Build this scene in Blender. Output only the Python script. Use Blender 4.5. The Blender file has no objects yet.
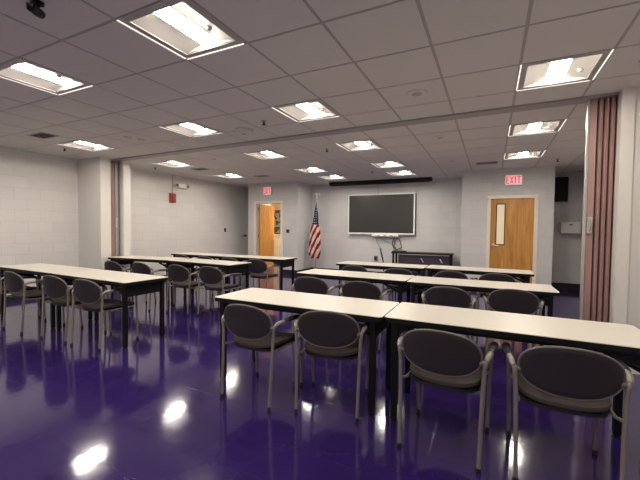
import bpy, bmesh, math, random
from mathutils import Vector, Matrix
random.seed(7)
sc = bpy.context.scene
col = sc.collection
PI = math.pi
T = 0.6096                      # ceiling module
OX, OY = -1.0389, 2.7384        # a corner of the ceiling grid
HC = 2.713                      # ceiling height
ZC = 1.3481                     # eye height

# ------------------------------------------------------------------ materials
def mat(name, color, rough=0.5, metal=0.0, spec=0.5, emit=None, strength=0.0, coat=0.0, coat_rough=0.1, noise=0.0, nscale=40, bump=0.0, bscale=200):
    m = bpy.data.materials.new(name); m.use_nodes = True
    nt = m.node_tree; b = nt.nodes['Principled BSDF']
    b.inputs['Base Color'].default_value = (*color, 1)
    b.inputs['Roughness'].default_value = rough
    b.inputs['Metallic'].default_value = metal
    b.inputs['Specular IOR Level'].default_value = spec
    b.inputs['Coat Weight'].default_value = coat
    b.inputs['Coat Roughness'].default_value = coat_rough
    if emit:
        b.inputs['Emission Color'].default_value = (*emit, 1)
        b.inputs['Emission Strength'].default_value = strength
    if noise or bump:
        tc = nt.nodes.new('ShaderNodeTexCoord')
    if noise:
        n = nt.nodes.new('ShaderNodeTexNoise'); n.inputs['Scale'].default_value = nscale
        nt.links.new(tc.outputs['Object'], n.inputs['Vector'])
        r = nt.nodes.new('ShaderNodeMapRange')
        r.inputs['To Min'].default_value = 1-noise; r.inputs['To Max'].default_value = 1+noise
        nt.links.new(n.outputs['Fac'], r.inputs['Value'])
        mx = nt.nodes.new('ShaderNodeVectorMath'); mx.operation = 'SCALE'
        mx.inputs[0].default_value = color
        nt.links.new(r.outputs['Result'], mx.inputs['Scale'])
        nt.links.new(mx.outputs['Vector'], b.inputs['Base Color'])
    if bump:
        n2 = nt.nodes.new('ShaderNodeTexNoise'); n2.inputs['Scale'].default_value = bscale
        nt.links.new(tc.outputs['Object'], n2.inputs['Vector'])
        bp = nt.nodes.new('ShaderNodeBump'); bp.inputs['Strength'].default_value = bump; bp.inputs['Distance'].default_value = 0.004
        nt.links.new(n2.outputs['Fac'], bp.inputs['Height'])
        nt.links.new(bp.outputs['Normal'], b.inputs['Normal'])
    return m

def block_paint(name, color):
    m = mat(name, color, 0.55, spec=0.35)
    nt = m.node_tree; b = nt.nodes['Principled BSDF']; L = nt.links.new
    g = nt.nodes.new('ShaderNodeNewGeometry')
    sp = nt.nodes.new('ShaderNodeSeparateXYZ'); L(g.outputs['Position'], sp.inputs[0])
    sn = nt.nodes.new('ShaderNodeSeparateXYZ'); L(g.outputs['True Normal'], sn.inputs[0])
    ab = nt.nodes.new('ShaderNodeMath'); ab.operation = 'ABSOLUTE'; L(sn.outputs['X'], ab.inputs[0])
    mx = nt.nodes.new('ShaderNodeMix'); mx.data_type = 'FLOAT'
    L(ab.outputs[0], mx.inputs[0]); L(sp.outputs['X'], mx.inputs[2]); L(sp.outputs['Y'], mx.inputs[3])
    cb = nt.nodes.new('ShaderNodeCombineXYZ'); L(mx.outputs[0], cb.inputs['X']); L(sp.outputs['Z'], cb.inputs['Y'])
    br = nt.nodes.new('ShaderNodeTexBrick')
    br.inputs['Scale'].default_value = 1.0
    br.inputs['Brick Width'].default_value = 0.4064; br.inputs['Row Height'].default_value = 0.2032
    br.inputs['Mortar Size'].default_value = 0.006; br.inputs['Mortar Smooth'].default_value = 0.6
    br.inputs['Color1'].default_value = (*[c*0.97 for c in color], 1)
    br.inputs['Color2'].default_value = (*[c*1.03 for c in color], 1)
    br.inputs['Mortar'].default_value = (*[c*0.90 for c in color], 1)
    L(cb.outputs[0], br.inputs['Vector'])
    L(br.outputs['Color'], b.inputs['Base Color'])
    nz = nt.nodes.new('ShaderNodeTexNoise'); nz.inputs['Scale'].default_value = 60; L(g.outputs['Position'], nz.inputs['Vector'])
    iv = nt.nodes.new('ShaderNodeMath'); iv.operation = 'MULTIPLY_ADD'; iv.inputs[1].default_value = -1.0
    L(br.outputs['Fac'], iv.inputs[0])
    sc_ = nt.nodes.new('ShaderNodeMath'); sc_.operation = 'MULTIPLY'; sc_.inputs[1].default_value = 0.35; L(nz.outputs['Fac'], sc_.inputs[0])
    L(sc_.outputs[0], iv.inputs[2])
    bp = nt.nodes.new('ShaderNodeBump'); bp.inputs['Strength'].default_value = 0.5; bp.inputs['Distance'].default_value = 0.004
    L(iv.outputs[0], bp.inputs['Height']); L(bp.outputs['Normal'], b.inputs['Normal'])
    return m

def floor_mat():
    m = mat('polished_purple_vinyl_tile', (0.018, 0.010, 0.076), 0.10, spec=0.5)
    nt = m.node_tree; b = nt.nodes['Principled BSDF']; L = nt.links.new
    b.inputs['IOR'].default_value = 1.7
    g = nt.nodes.new('ShaderNodeNewGeometry')
    br = nt.nodes.new('ShaderNodeTexBrick'); br.offset = 0.0
    br.inputs['Scale'].default_value = 1.0; br.inputs['Brick Width'].default_value = 0.3048; br.inputs['Row Height'].default_value = 0.3048
    br.inputs['Mortar Size'].default_value = 0.0012; br.inputs['Mortar Smooth'].default_value = 0.3
    br.inputs['Color1'].default_value = (0.0215, 0.0095, 0.080, 1); br.inputs['Color2'].default_value = (0.0235, 0.0105, 0.088, 1)
    br.inputs['Mortar'].default_value = (0.012, 0.008, 0.05, 1)
    L(g.outputs['Position'], br.inputs['Vector'])
    L(br.outputs['Color'], b.inputs['Base Color'])
    nz = nt.nodes.new('ShaderNodeTexNoise'); nz.inputs['Scale'].default_value = 2.2; nz.inputs['Detail'].default_value = 3
    L(g.outputs['Position'], nz.inputs['Vector'])
    mr = nt.nodes.new('ShaderNodeMapRange'); mr.inputs['To Min'].default_value = 0.06; mr.inputs['To Max'].default_value = 0.14
    L(nz.outputs['Fac'], mr.inputs['Value']); L(mr.outputs['Result'], b.inputs['Roughness'])
    n2 = nt.nodes.new('ShaderNodeTexNoise'); n2.inputs['Scale'].default_value = 9; n2.inputs['Detail'].default_value = 2
    L(g.outputs['Position'], n2.inputs['Vector'])
    ad = nt.nodes.new('ShaderNodeMath'); ad.operation = 'MULTIPLY_ADD'; ad.inputs[1].default_value = -0.5
    L(br.outputs['Fac'], ad.inputs[0]); L(n2.outputs['Fac'], ad.inputs[2])
    bp = nt.nodes.new('ShaderNodeBump'); bp.inputs['Strength'].default_value = 0.25; bp.inputs['Distance'].default_value = 0.003
    L(ad.outputs[0], bp.inputs['Height']); L(bp.outputs['Normal'], b.inputs['Normal'])
    return m

def wood_mat(name, c1, c2):
    m = mat(name, c1, 0.35, spec=0.5)
    nt = m.node_tree; b = nt.nodes['Principled BSDF']; L = nt.links.new
    tc = nt.nodes.new('ShaderNodeTexCoord')
    mp = nt.nodes.new('ShaderNodeMapping'); mp.inputs['Scale'].default_value = (1, 1, 0.09); L(tc.outputs['Object'], mp.inputs['Vector'])
    nz = nt.nodes.new('ShaderNodeTexNoise'); nz.inputs['Scale'].default_value = 14; nz.inputs['Detail'].default_value = 6; nz.inputs['Distortion'].default_value = 1.2
    L(mp.outputs['Vector'], nz.inputs['Vector'])
    cr = nt.nodes.new('ShaderNodeValToRGB')
    cr.color_ramp.elements[0].position = 0.3; cr.color_ramp.elements[0].color = (*c2, 1)
    cr.color_ramp.elements[1].position = 0.68; cr.color_ramp.elements[1].color = (*c1, 1)
    L(nz.outputs['Fac'], cr.inputs['Fac']); L(cr.outputs['Color'], b.inputs['Base Color'])
    return m

def flag_mat():
    m = mat('flag_cloth', (0.6, 0.05, 0.06), 0.8, spec=0.1)
    nt = m.node_tree; b = nt.nodes['Principled BSDF']; L = nt.links.new
    uv = nt.nodes.new('ShaderNodeUVMap'); uv.uv_map = 'UVMap'
    sp = nt.nodes.new('ShaderNodeSeparateXYZ'); L(uv.outputs['UV'], sp.inputs[0])
    # diagonal stripes: the folds carry the stripes across the hanging cloth
    s1 = nt.nodes.new('ShaderNodeMath'); s1.operation = 'MULTIPLY'; s1.inputs[1].default_value = -2.6; L(sp.outputs['X'], s1.inputs[0])
    s2 = nt.nodes.new('ShaderNodeMath'); s2.operation = 'MULTIPLY_ADD'; s2.inputs[1].default_value = 5.2; L(sp.outputs['Y'], s2.inputs[0]); L(s1.outputs[0], s2.inputs[2])
    fr = nt.nodes.new('ShaderNodeMath'); fr.operation = 'FRACT'; L(s2.outputs[0], fr.inputs[0])
    gt = nt.nodes.new('ShaderNodeMath'); gt.operation = 'GREATER_THAN'; gt.inputs[1].default_value = 0.5; L(fr.outputs[0], gt.inputs[0])
    mx = nt.nodes.new('ShaderNodeMix'); mx.data_type = 'RGBA'
    mx.inputs[6].default_value = (0.22, 0.012, 0.022, 1); mx.inputs[7].default_value = (0.62, 0.50, 0.43, 1); L(gt.outputs[0], mx.inputs[0])
    vo = nt.nodes.new('ShaderNodeTexVoronoi'); vo.inputs['Scale'].default_value = 1.0; vo.inputs['Randomness'].default_value = 0.15
    mp = nt.nodes.new('ShaderNodeMapping'); mp.inputs['Scale'].default_value = (9, 24, 1); L(uv.outputs['UV'], mp.inputs['Vector']); L(mp.outputs['Vector'], vo.inputs['Vector'])
    st = nt.nodes.new('ShaderNodeMath'); st.operation = 'LESS_THAN'; st.inputs[1].default_value = 0.26; L(vo.outputs['Distance'], st.inputs[0])
    m2 = nt.nodes.new('ShaderNodeMix'); m2.data_type = 'RGBA'
    m2.inputs[6].default_value = (0.012, 0.016, 0.05, 1); m2.inputs[7].default_value = (0.5, 0.5, 0.5, 1); L(st.outputs[0], m2.inputs[0])
    cant = nt.nodes.new('ShaderNodeMath'); cant.operation = 'GREATER_THAN'; cant.inputs[1].default_value = 0.585; L(sp.outputs['Y'], cant.inputs[0])
    m3 = nt.nodes.new('ShaderNodeMix'); m3.data_type = 'RGBA'; L(cant.outputs[0], m3.inputs[0]); L(mx.outputs[2], m3.inputs[6]); L(m2.outputs[2], m3.inputs[7])
    L(m3.outputs[2], b.inputs['Base Color'])
    return m

def board_mat():
    m = mat('board_of_notices', (0.05, 0.05, 0.06), 0.5)
    nt = m.node_tree; b = nt.nodes['Principled BSDF']; L = nt.links.new
    tc = nt.nodes.new('ShaderNodeTexCoord')
    vo = nt.nodes.new('ShaderNodeTexVoronoi'); vo.distance = 'CHEBYCHEV'; vo.inputs['Scale'].default_value = 7; L(tc.outputs['Object'], vo.inputs['Vector'])
    cr = nt.nodes.new('ShaderNodeValToRGB'); cr.color_ramp.interpolation = 'CONSTANT'
    cr.color_ramp.elements[0].color = (0.03, 0.03, 0.035, 1)
    e = cr.color_ramp.elements.new(0.5); e.color = (0.25, 0.24, 0.24, 1)
    cr.color_ramp.elements[2].position = 0.8; cr.color_ramp.elements[2].color = (0.6, 0.6, 0.58, 1)
    L(vo.outputs['Color'], cr.inputs['Fac']); L(cr.outputs['Color'], b.inputs['Base Color'])
    return m

M = dict(
    block=block_paint('painted_block', (0.72, 0.70, 0.675)),
    blockgrey=block_paint('grey_painted_block', (0.60, 0.595, 0.60)),
    plaster=mat('painted_plaster', (0.66, 0.64, 0.61), 0.6, noise=0.02, nscale=3),
    offwhite=mat('offwhite_trim_paint', (0.74, 0.71, 0.665), 0.5),
    cream=mat('cream_trim_paint', (0.80, 0.725, 0.62), 0.45),
    tile=mat('ceiling_tile', (0.67, 0.635, 0.61), 0.9, spec=0.1, noise=0.06, nscale=90, bump=0.25, bscale=260),
    tbar=mat('grid_shade_and_fitting_grey', (0.40, 0.375, 0.36), 0.6),  # white grid bars greyed for the reveal's shade; small fittings share this grey
    track=mat('track_metal', (0.34, 0.315, 0.31), 0.5),
    floor=floor_mat(),
    cove=mat('black_rubber', (0.012, 0.011, 0.014), 0.45),
    laminate=mat('white_laminate', (0.62, 0.582, 0.515), 0.34, noise=0.03, nscale=60),
    black=mat('black_steel', (0.006, 0.0055, 0.007), 0.5, spec=0.2),
    edge=mat('black_edge', (0.006, 0.006, 0.007), 0.5, spec=0.2),
    frame=mat('grey_painted_steel', (0.23, 0.20, 0.185), 0.38, metal=0.35),
    plum=mat('plum_plastic', (0.020, 0.0135, 0.019), 0.6, noise=0.15, nscale=300, bump=0.15, bscale=500),
    rim=mat('grey_plastic', (0.11, 0.095, 0.095), 0.45),
    fabric=mat('charcoal_fabric', (0.058, 0.047, 0.046), 0.9, spec=0.1, noise=0.25, nscale=180, bump=0.3, bscale=500),
    pad=mat('black_arm_plastic', (0.012, 0.010, 0.012), 0.5),
    alu=mat('satin_aluminium', (0.62, 0.60, 0.58), 0.35, metal=0.7),
    silver=mat('silver_plastic', (0.82, 0.82, 0.82), 0.35),
    screen=mat('dark_glass', (0.032, 0.030, 0.029), 0.30, spec=0.6),
    mauve=mat('mauve_vinyl', (0.335, 0.195, 0.180), 0.6, noise=0.08, nscale=80),
    greyv=mat('grey_vinyl', (0.30, 0.28, 0.28), 0.5),
    dark=mat('dark_void', (0.006, 0.005, 0.006), 0.8),
    wood=wood_mat('oak_veneer', (0.66, 0.34, 0.09), (0.43, 0.185, 0.040)),
    wooddark=mat('dark_oak_bead', (0.10, 0.045, 0.015), 0.4),
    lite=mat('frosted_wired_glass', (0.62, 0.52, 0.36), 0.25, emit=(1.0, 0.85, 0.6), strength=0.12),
    red=mat('red_enamel', (0.42, 0.035, 0.025), 0.4),
    brightwhite=mat('bright_white_plastic', (0.88, 0.87, 0.85), 0.4),
    white=mat('white_plastic', (0.70, 0.69, 0.67), 0.45),
    ltwhite=mat('reflector_white', (0.60, 0.575, 0.535), 0.5),
    flange=mat('flange_paint', (0.42, 0.39, 0.38), 0.6),
    lens=mat('lit_lens', (0.9, 0.9, 0.85), 0.5, emit=(1.0, 0.915, 0.80), strength=38.0),
    edge_glow=mat('painted_edge_glow', (0.9, 0.9, 0.85), 0.5, emit=(1.0, 0.92, 0.82), strength=0.45),  # emission stands in for lamp light catching the troffer's raised inner edge
    exitface=mat('lit_exit_face', (0.75, 0.58, 0.58), 0.4, emit=(1.0, 0.66, 0.68), strength=0.16),
    exitred=mat('lit_exit_letters', (0.5, 0.01, 0.02), 0.4, emit=(0.70, 0.015, 0.03), strength=0.35),
    brass=mat('gold_metal', (0.78, 0.70, 0.52), 0.35, metal=0.35),
    polewood=mat('varnished_pole', (0.35, 0.22, 0.10), 0.35),
    flag=flag_mat(), board=board_mat(),
    cable=mat('black_cable', (0.015, 0.015, 0.017), 0.5),
    gcable=mat('grey_cable', (0.22, 0.21, 0.21), 0.5),
    panel=mat('dark_purple_laminate', (0.050, 0.038, 0.055), 0.4),
    warmwall=mat('warm_cream_wall', (0.62, 0.52, 0.40), 0.6),
)

# ------------------------------------------------------------------ mesh helpers
class MB:
    def __init__(s): s.bm = bmesh.new()
    def box(s, c, d, rot=None, bevel=0.0):
        r = bmesh.ops.create_cube(s.bm, size=1.0)
        vs = r['verts']
        bmesh.ops.scale(s.bm, vec=d, verts=vs)
        if bevel:
            es = list({e for v in vs for e in v.link_edges})
            b = bmesh.ops.bevel(s.bm, geom=es, offset=bevel, segments=2, affect='EDGES', profile=0.6)
            vs = list({v for f in b['faces'] for v in f.verts} | {v for v in vs if v.is_valid})
        if rot is not None: bmesh.ops.rotate(s.bm, cent=(0, 0, 0), matrix=rot, verts=vs)
        bmesh.ops.translate(s.bm, vec=c, verts=vs)
        return s
    def b2(s, lo, hi, bevel=0.0):
        return s.box([(a+b)/2 for a, b in zip(lo, hi)], [abs(b-a) for a, b in zip(lo, hi)], bevel=bevel)
    def tube(s, pts, r, n=8, cap=True, flat=1.0, closed=False):
        pts = [Vector(p) for p in pts]; rings = []; k = len(pts)
        rr = r if isinstance(r, (list, tuple)) else [r]*k
        ref = None
        for i, p in enumerate(pts):
            if closed: t = (pts[(i+1) % k]-pts[i-1]).normalized()
            else: t = (pts[min(i+1, k-1)]-pts[max(i-1, 0)]).normalized()
            if ref is None:
                ref = Vector((1, 0, 0)) if abs(t.x) < 0.8 else Vector((0, 1, 0))
            u = (ref-t*ref.dot(t)).normalized(); ref = u
            w = t.cross(u)
            rings.append([s.bm.verts.new(p+(u*math.cos(2*PI*j/n)+w*math.sin(2*PI*j/n)*flat)*rr[i]) for j in range(n)])
        for i in range(k if closed else k-1):
            a, b = rings[i], rings[(i+1) % k]
            for j in range(n): s.bm.faces.new((a[j], a[(j+1) % n], b[(j+1) % n], b[j]))
        if cap and not closed:
            s.bm.faces.new(list(reversed(rings[0]))); s.bm.faces.new(rings[-1])
        return s
    def lathe(s, prof, c=(0, 0, 0), n=24, axis='z'):
        rings = []
        for r, z in prof:
            ring = []
            for j in range(n):
                a = 2*PI*j/n; p = (r*math.cos(a), r*math.sin(a), z)
                if axis == 'y': p = (p[0], p[2], p[1])
                if axis == 'x': p = (p[2], p[0], p[1])
                ring.append(s.bm.verts.new(Vector(p)+Vector(c)))
            rings.append(ring)
        for a, b in zip(rings, rings[1:]):
            for j in range(n): s.bm.faces.new((a[j], a[(j+1) % n], b[(j+1) % n], b[j]))
        s.bm.faces.new(list(reversed(rings[0]))); s.bm.faces.new(rings[-1])
        return s
    def prism(s, outline, z0, z1):
        a = [s.bm.verts.new((x, y, z0)) for x, y in outline]; b = [s.bm.verts.new((x, y, z1)) for x, y in outline]
        n = len(a)
        for j in range(n): s.bm.faces.new((a[j], a[(j+1) % n], b[(j+1) % n], b[j]))
        s.bm.faces.new(list(reversed(a))); s.bm.faces.new(b)
        return s
    def grid(s, fn, nu, nv, closeu=False):
        V = [[s.bm.verts.new(fn(i/(nu if closeu else nu-1), j/(nv-1))) for i in range(nu)] for j in range(nv)]
        for j in range(nv-1):
            for i in range(nu if closeu else nu-1):
                s.bm.faces.new((V[j][i], V[j][(i+1) % nu], V[j+1][(i+1) % nu], V[j+1][i]))
        return V
    def build(s, name, m, parent=None, smooth=False, loc=None):
        bmesh.ops.recalc_face_normals(s.bm, faces=s.bm.faces)
        me = bpy.data.meshes.new(name); s.bm.to_mesh(me); s.bm.free()
        if smooth:
            for p in me.polygons: p.use_smooth = True
            try: me.set_sharp_from_angle(angle=math.radians(40))
            except Exception: pass
        me.materials.append(m)
        o = bpy.data.objects.new(name, me); col.objects.link(o)
        if parent is not None: o.parent = parent
        if loc: o.location = loc
        return o

def smooth_path(pts, sub=5):
    P = [Vector(p) for p in pts]; out = []
    for i in range(len(P)-1):
        p0, p1, p2, p3 = P[max(i-1, 0)], P[i], P[i+1], P[min(i+2, len(P)-1)]
        for k in range(sub):
            t = k/sub
            out.append(0.5*((2*p1)+(p2-p0)*t+(2*p0-5*p1+4*p2-p3)*t*t+(3*p1-p0-3*p2+p3)*t**3))
    out.append(P[-1]); return out

def thing(name, label, cat, loc=(0, 0, 0), rz=0.0, group=None):
    o = bpy.data.objects.new(name, None); col.objects.link(o)
    o.empty_display_size = 0.1
    o.location = loc; o.rotation_euler = (0, 0, rz)
    return tag(o, label, cat, group)
def tag(o, label, cat, group=None):
    o['label'] = label; o['category'] = cat
    if group: o['group'] = group
    return o
def struct(o): o['kind'] = 'structure'; return o
def dup(root, loc, rz, label, group=None, scale=None):
    r = root.copy(); col.objects.link(r); r.location = loc; r.rotation_euler = (0, 0, rz); r['label'] = label
    if group: r['group'] = group
    if scale: r.scale = scale
    for ch in list(root.children):
        c = ch.copy(); col.objects.link(c); c.parent = r
        for g in ch.children:
            d = g.copy(); col.objects.link(d); d.parent = c
    return r

# ------------------------------------------------------------------ the room
XL, XLR, XR = -7.68, -7.50, 1.86          # left wall (front part, rear part), right wall
YF, YB = -2.6, 9.78                      # wall behind the viewer, back wall
XW, W0, W1, W2, W3 = -6.935, 4.335, 4.545, 4.80, 4.965   # wing wall by the left wall and its pocket
TOP = HC+0.16
struct(MB().b2((-8.3, YF-0.2, -0.1), (XR+0.3, 12.4, 0)).build('floor', M['floor']))
struct(MB().b2((XL-0.2, YF-0.2, 0), (XL, W0, TOP)).build('wall_left_front', M['block']))
struct(MB().b2((XL-0.2, W3, 0), (XLR, YB+0.15, TOP)).build('wall_left_rear', M['block']))
w = MB(); w.b2((XL-0.2, W0, 0), (XW, W1, TOP)); w.b2((XL-0.2, W2, 0), (XW, W3, TOP)); w.b2((XL-0.2, W1, 0), (XW-0.42, W2, TOP))
struct(w.build('wall_left_wing', M['plaster']))
t = MB(); t.b2((XW, W0-0.004, 0), (XW+0.012, W1-0.01, HC)); t.b2((XW, W2+0.012, 0), (XW+0.012, W3+0.004, HC))
struct(t.build('trim_1', M['offwhite']))
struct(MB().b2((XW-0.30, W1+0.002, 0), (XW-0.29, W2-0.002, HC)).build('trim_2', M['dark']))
struct(MB().b2((XR, YF-0.2, 0), (XR+0.2, YB+0.15, TOP)).build('wall_right', M['block']))
struct(MB().b2((XL, YF-0.2, 0), (XR, YF, TOP)).build('wall_front', M['block']))
# back wall and the two projecting blocks with doors
PX0, PX1, PY = -0.62, 1.165, 8.76         # right block
QX0, QX1, QY = -6.83, -5.05, 8.90        # left block
DR0, DR1, DRH = -0.02, 0.815, 2.06       # right door leaf
DL0, DL1, DLH = -6.535, -5.63, 2.10      # left door opening
struct(MB().b2((QX1-0.12, YB, 0), (XR, YB+0.15, TOP)).build('wall_back', M['blockgrey']))
w = MB(); w.b2((PX0, PY, 0), (DR0-0.01, PY+0.14, TOP)); w.b2((DR1+0.01, PY, 0), (PX1, PY+0.14, TOP)); w.b2((DR0-0.01, PY, DRH+0.01), (DR1+0.01, PY+0.14, TOP))
w.b2((PX0, PY+0.14, 0), (PX0+0.14, YB, TOP)); w.b2((PX1-0.14, PY+0.14, 0), (PX1, YB, TOP))
struct(w.build('wall_back_right_block', M['blockgrey']))
w = MB(); w.b2((QX0, QY, 0), (DL0, QY+0.12, TOP)); w.b2((DL1, QY, 0), (QX1, QY+0.12, TOP)); w.b2((DL0, QY, DLH), (DL1, QY+0.12, TOP))
w.b2((QX0, QY+0.12, 0), (QX0+0.12, YB+0.15, TOP)); w.b2((QX1-0.12, QY+0.12, 0), (QX1, YB, TOP))
struct(w.build('wall_back_left_block', M['blockgrey']))
struct(MB().b2((XLR, YB, 0), (QX0, YB+0.15, TOP)).build('wall_back_alcove', M['blockgrey']))
# side room seen through the open door
w = MB(); w.b2((-8.3, 12.2, 0), (QX1, 12.35, TOP)); w.b2((-8.3, YB+0.15, 0), (-8.15, 12.2, TOP)); w.b2((QX1-0.12, YB+0.15, 0), (QX1, 12.2, TOP)); w.b2((-8.15, YB+0.151, 0), (QX0, YB+0.25, TOP))
struct(w.build('wall_side_room', M['warmwall']))
cs = MB(); cs.b2((-8.3, YB+0.16, HC-0.1), (QX1-0.05, 12.35, HC-0.02)); cs.b2((QX0+0.06, QY+0.06, HC-0.1), (QX1-0.06, YB+0.16, HC-0.02))
struct(cs.build('ceiling_side_room', M['warmwall']))
# right wing wall, pocket for the folded partition
RX = 1.09
w = MB(); w.b2((RX, 4.302, 0), (XR, 4.45, TOP)); w.b2((RX, 4.74, 0), (XR, 4.90, TOP)); w.b2((RX+0.38, 4.44, 0), (XR, 4.74, TOP))
struct(w.build('wall_right_wing', M['plaster']))
struct(MB().b2((RX-0.006, 4.29, 0), (RX+0.092, 4.304, HC)).build('trim_3', M['offwhite']))
# baseboards
bb = MB(); bb.b2((QX1, YB-0.012, 0), (PX0, YB, 0.14)); bb.b2((PX1, YB-0.012, 0), (XR, YB, 0.16)); struct(bb.build('baseboard_back', M['cove']))
bb = MB(); bb.b2((PX0-0.012, PY-0.012, 0), (DR0-0.09, PY, 0.13)); bb.b2((DR1+0.09, PY-0.012, 0), (PX1+0.012, PY, 0.13)); bb.b2((PX0-0.012, PY, 0), (PX0, YB, 0.13)); bb.b2((PX1, PY, 0), (PX1+0.012, YB-0.013, 0.13))
struct(bb.build('baseboard_back_right_block', M['cove']))
bb = MB(); bb.b2((QX0-0.012, QY-0.012, 0), (DL0-0.09, QY, 0.13)); bb.b2((DL1+0.09, QY-0.012, 0), (QX1+0.012, QY, 0.13)); bb.b2((QX1, QY, 0), (QX1+0.012, YB-0.013, 0.13)); bb.b2((QX0-0.012, QY, 0), (QX0, YB, 0.13))
struct(bb.build('baseboard_back_left_block', M['cove']))
bb = MB(); bb.b2((XL, YF, 0), (XL+0.012, W0-0.02, 0.11)); bb.b2((XLR, W3+0.01, 0), (XLR+0.012, YB, 0.11)); bb.b2((XL+0.013, W0-0.012, 0), (XW, W0-0.001, 0.11))
struct(bb.build('baseboard_left', M['cove']))
bb = MB(); bb.b2((XR-0.012, YF, 0), (XR, 4.28, 0.11)); bb.b2((XR-0.012, 4.92, 0), (XR, YB-0.02, 0.16)); struct(bb.build('baseboard_right', M['cove']))

# ------------------------------------------------------------------ ceiling
LI = [-8.5, -4.5, -1.5, 2.5]
LIGHTS = []
for j in (-7.5, -4.5, -1.5, 1.5, 4.5, 7.5):
    for i in LI: LIGHTS.append((i, j))
LIGHTS.remove((2.5, -7.5)); LIGHTS.remove((-8.5, -7.5)); 
LIGHTS += [(-4.5, 9.5), (-1.5, 9.5)]
cells = {(int(math.floor(i)), int(math.floor(j))) for i, j in LIGHTS}
m = MB()
i0, i1 = -12, 4; j0, j1 = -9, 11
def cx_(i): return min(max(OX+i*T, XL-0.1), XR+0.1)
def cy_(j): return min(max(OY+j*T, YF-0.1), YB+0.1)
g = 0.012
for i in range(i0, i1+1):
    for j in range(j0, j1+1):
        if (i, j) in cells: continue
        xa, xb, ya, yb = cx_(i), cx_(i+1), cy_(j), cy_(j+1)
        if xb-xa < 0.03 or yb-ya < 0.03: continue
        if yb > QY+0.1 and xb < QX1-0.05 and xa > QX0+0.15: continue
        m.b2((xa+g, ya+g, HC), (xb-g, yb-g, HC+0.02))
struct(m.build('ceiling', M['tile']))
m = MB()
for i in range(i0, i1+2):
    x = OX+i*T
    if XL < x < XR: m.b2((x-0.0125, YF, HC+0.004), (x+0.0125, YB, HC+0.022))
for j in range(j0, j1+2):
    y = OY+j*T
    if YF < y < YB: m.b2((XL, y-0.0125, HC+0.0045), (XR, y+0.0125, HC+0.0225))
struct(m.build('trim_4', M['tbar']))
struct(MB().b2((XL-0.1, YF-0.1, HC+0.13), (XR+0.1, YB+0.1, HC+0.15)).build('ceiling_deck', M['dark']))
# partition track across the ceiling
a, b = Vector((XW+0.01, 4.67, 0)), Vector((1.09, 4.47, 0)); d = (b-a); ang = math.atan2(d.y, d.x); mid = (a+b)/2
struct(MB().box((mid.x, mid.y, HC-0.006), (d.length, 0.17, 0.028), rot=Matrix.Rotation(ang, 3, 'Z')).build('trim_5', M['track']))

# ------------------------------------------------------------------ ceiling troffers
LW = 0.072
def make_troffer(glows):
    root = thing('ceiling_light', '', 'ceiling light', group='square recessed ceiling lights')
    h = T/2-0.002
    fr = MB()                                            # painted flange
    q = 0.245
    fr.b2((-h, -h, 0.0), (-q, h, 0.012)); fr.b2((q, -h, 0.0), (h, h, 0.012)); fr.b2((-q, -h, 0.0), (q, -q, 0.012)); fr.b2((-q, q, 0.0), (q, h, 0.012))
    fr.build('frame', M['flange'], root)
    rf = MB()                                            # curved reflector wings with closed ends
    def fn(sgn):
        def f(u, v):
            x = q+(LW-q)*u
            z = 0.004+0.036*math.sin(u*PI/2)
            return (sgn*x, -q+2*q*v, z)
        return f
    rf.grid(fn(1), 9, 2); rf.grid(fn(-1), 9, 2)
    for s in (-1, 1):
        vs = [rf.bm.verts.new((x, s*q, z)) for x, z in [(-q, 0.004)]+[(-(q+(LW-q)*u), 0.004+0.036*math.sin(u*PI/2)) for u in (0.25, 0.5, 0.75, 1)]+[((q+(LW-q)*u), 0.004+0.036*math.sin(u*PI/2)) for u in (1, 0.75, 0.5, 0.25)]+[(q, 0.004)]]
        rf.bm.faces.new(vs)
    rf.b2((-q, -q, 0.048), (q, q, 0.055))
    rf.build('reflector', M['ltwhite'], root, smooth=True)
    le = MB()
    N = 11
    def lf(u, v):
        a = PI*u
        return (-LW*math.cos(a), (-q+0.004)+(2*q-0.008)*v, 0.042-0.010*math.sin(a)**0.8)
    le.grid(lf, N, 2)
    for v in (0, 1):
        vs = [le.bm.verts.new(lf(k/(N-1), v)) for k in range(N)]; le.bm.faces.new(vs)
    le.build('lens', M['lens'], root, smooth=True)
    for (lo, hi) in glows:
        MB().b2(lo, hi).build('edge_glow_strip', M['edge_glow'], root)
    k = MB().lathe([(0.018, 0.035), (0.02, 0.015), (0.014, 0.004)], (0.165, 0.06, 0), n=12)
    k.build('sensor_knob', M['tbar'], root, smooth=True)
    return root
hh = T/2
SL = ((-hh+0.002, -hh+0.01, -0.004), (-hh+0.011, hh-0.02, 0.001))  # glowing strips painted in as the lit inner edges, not real openings
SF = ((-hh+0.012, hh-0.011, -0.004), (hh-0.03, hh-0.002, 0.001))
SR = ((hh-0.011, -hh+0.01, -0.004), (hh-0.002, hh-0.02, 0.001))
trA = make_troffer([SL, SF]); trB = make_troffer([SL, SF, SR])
used = {'A': False, 'B': False}
colname = {-8.5: 'far left column of lights', -4.5: 'second column of lights from the left wall', -1.5: 'third column of lights from the left wall', 2.5: 'right-hand column of lights'}
ordn = {-1.5: 'nearest', 1.5: 'second', 4.5: 'third', 7.5: 'fourth', 9.5: 'farthest'}
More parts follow.
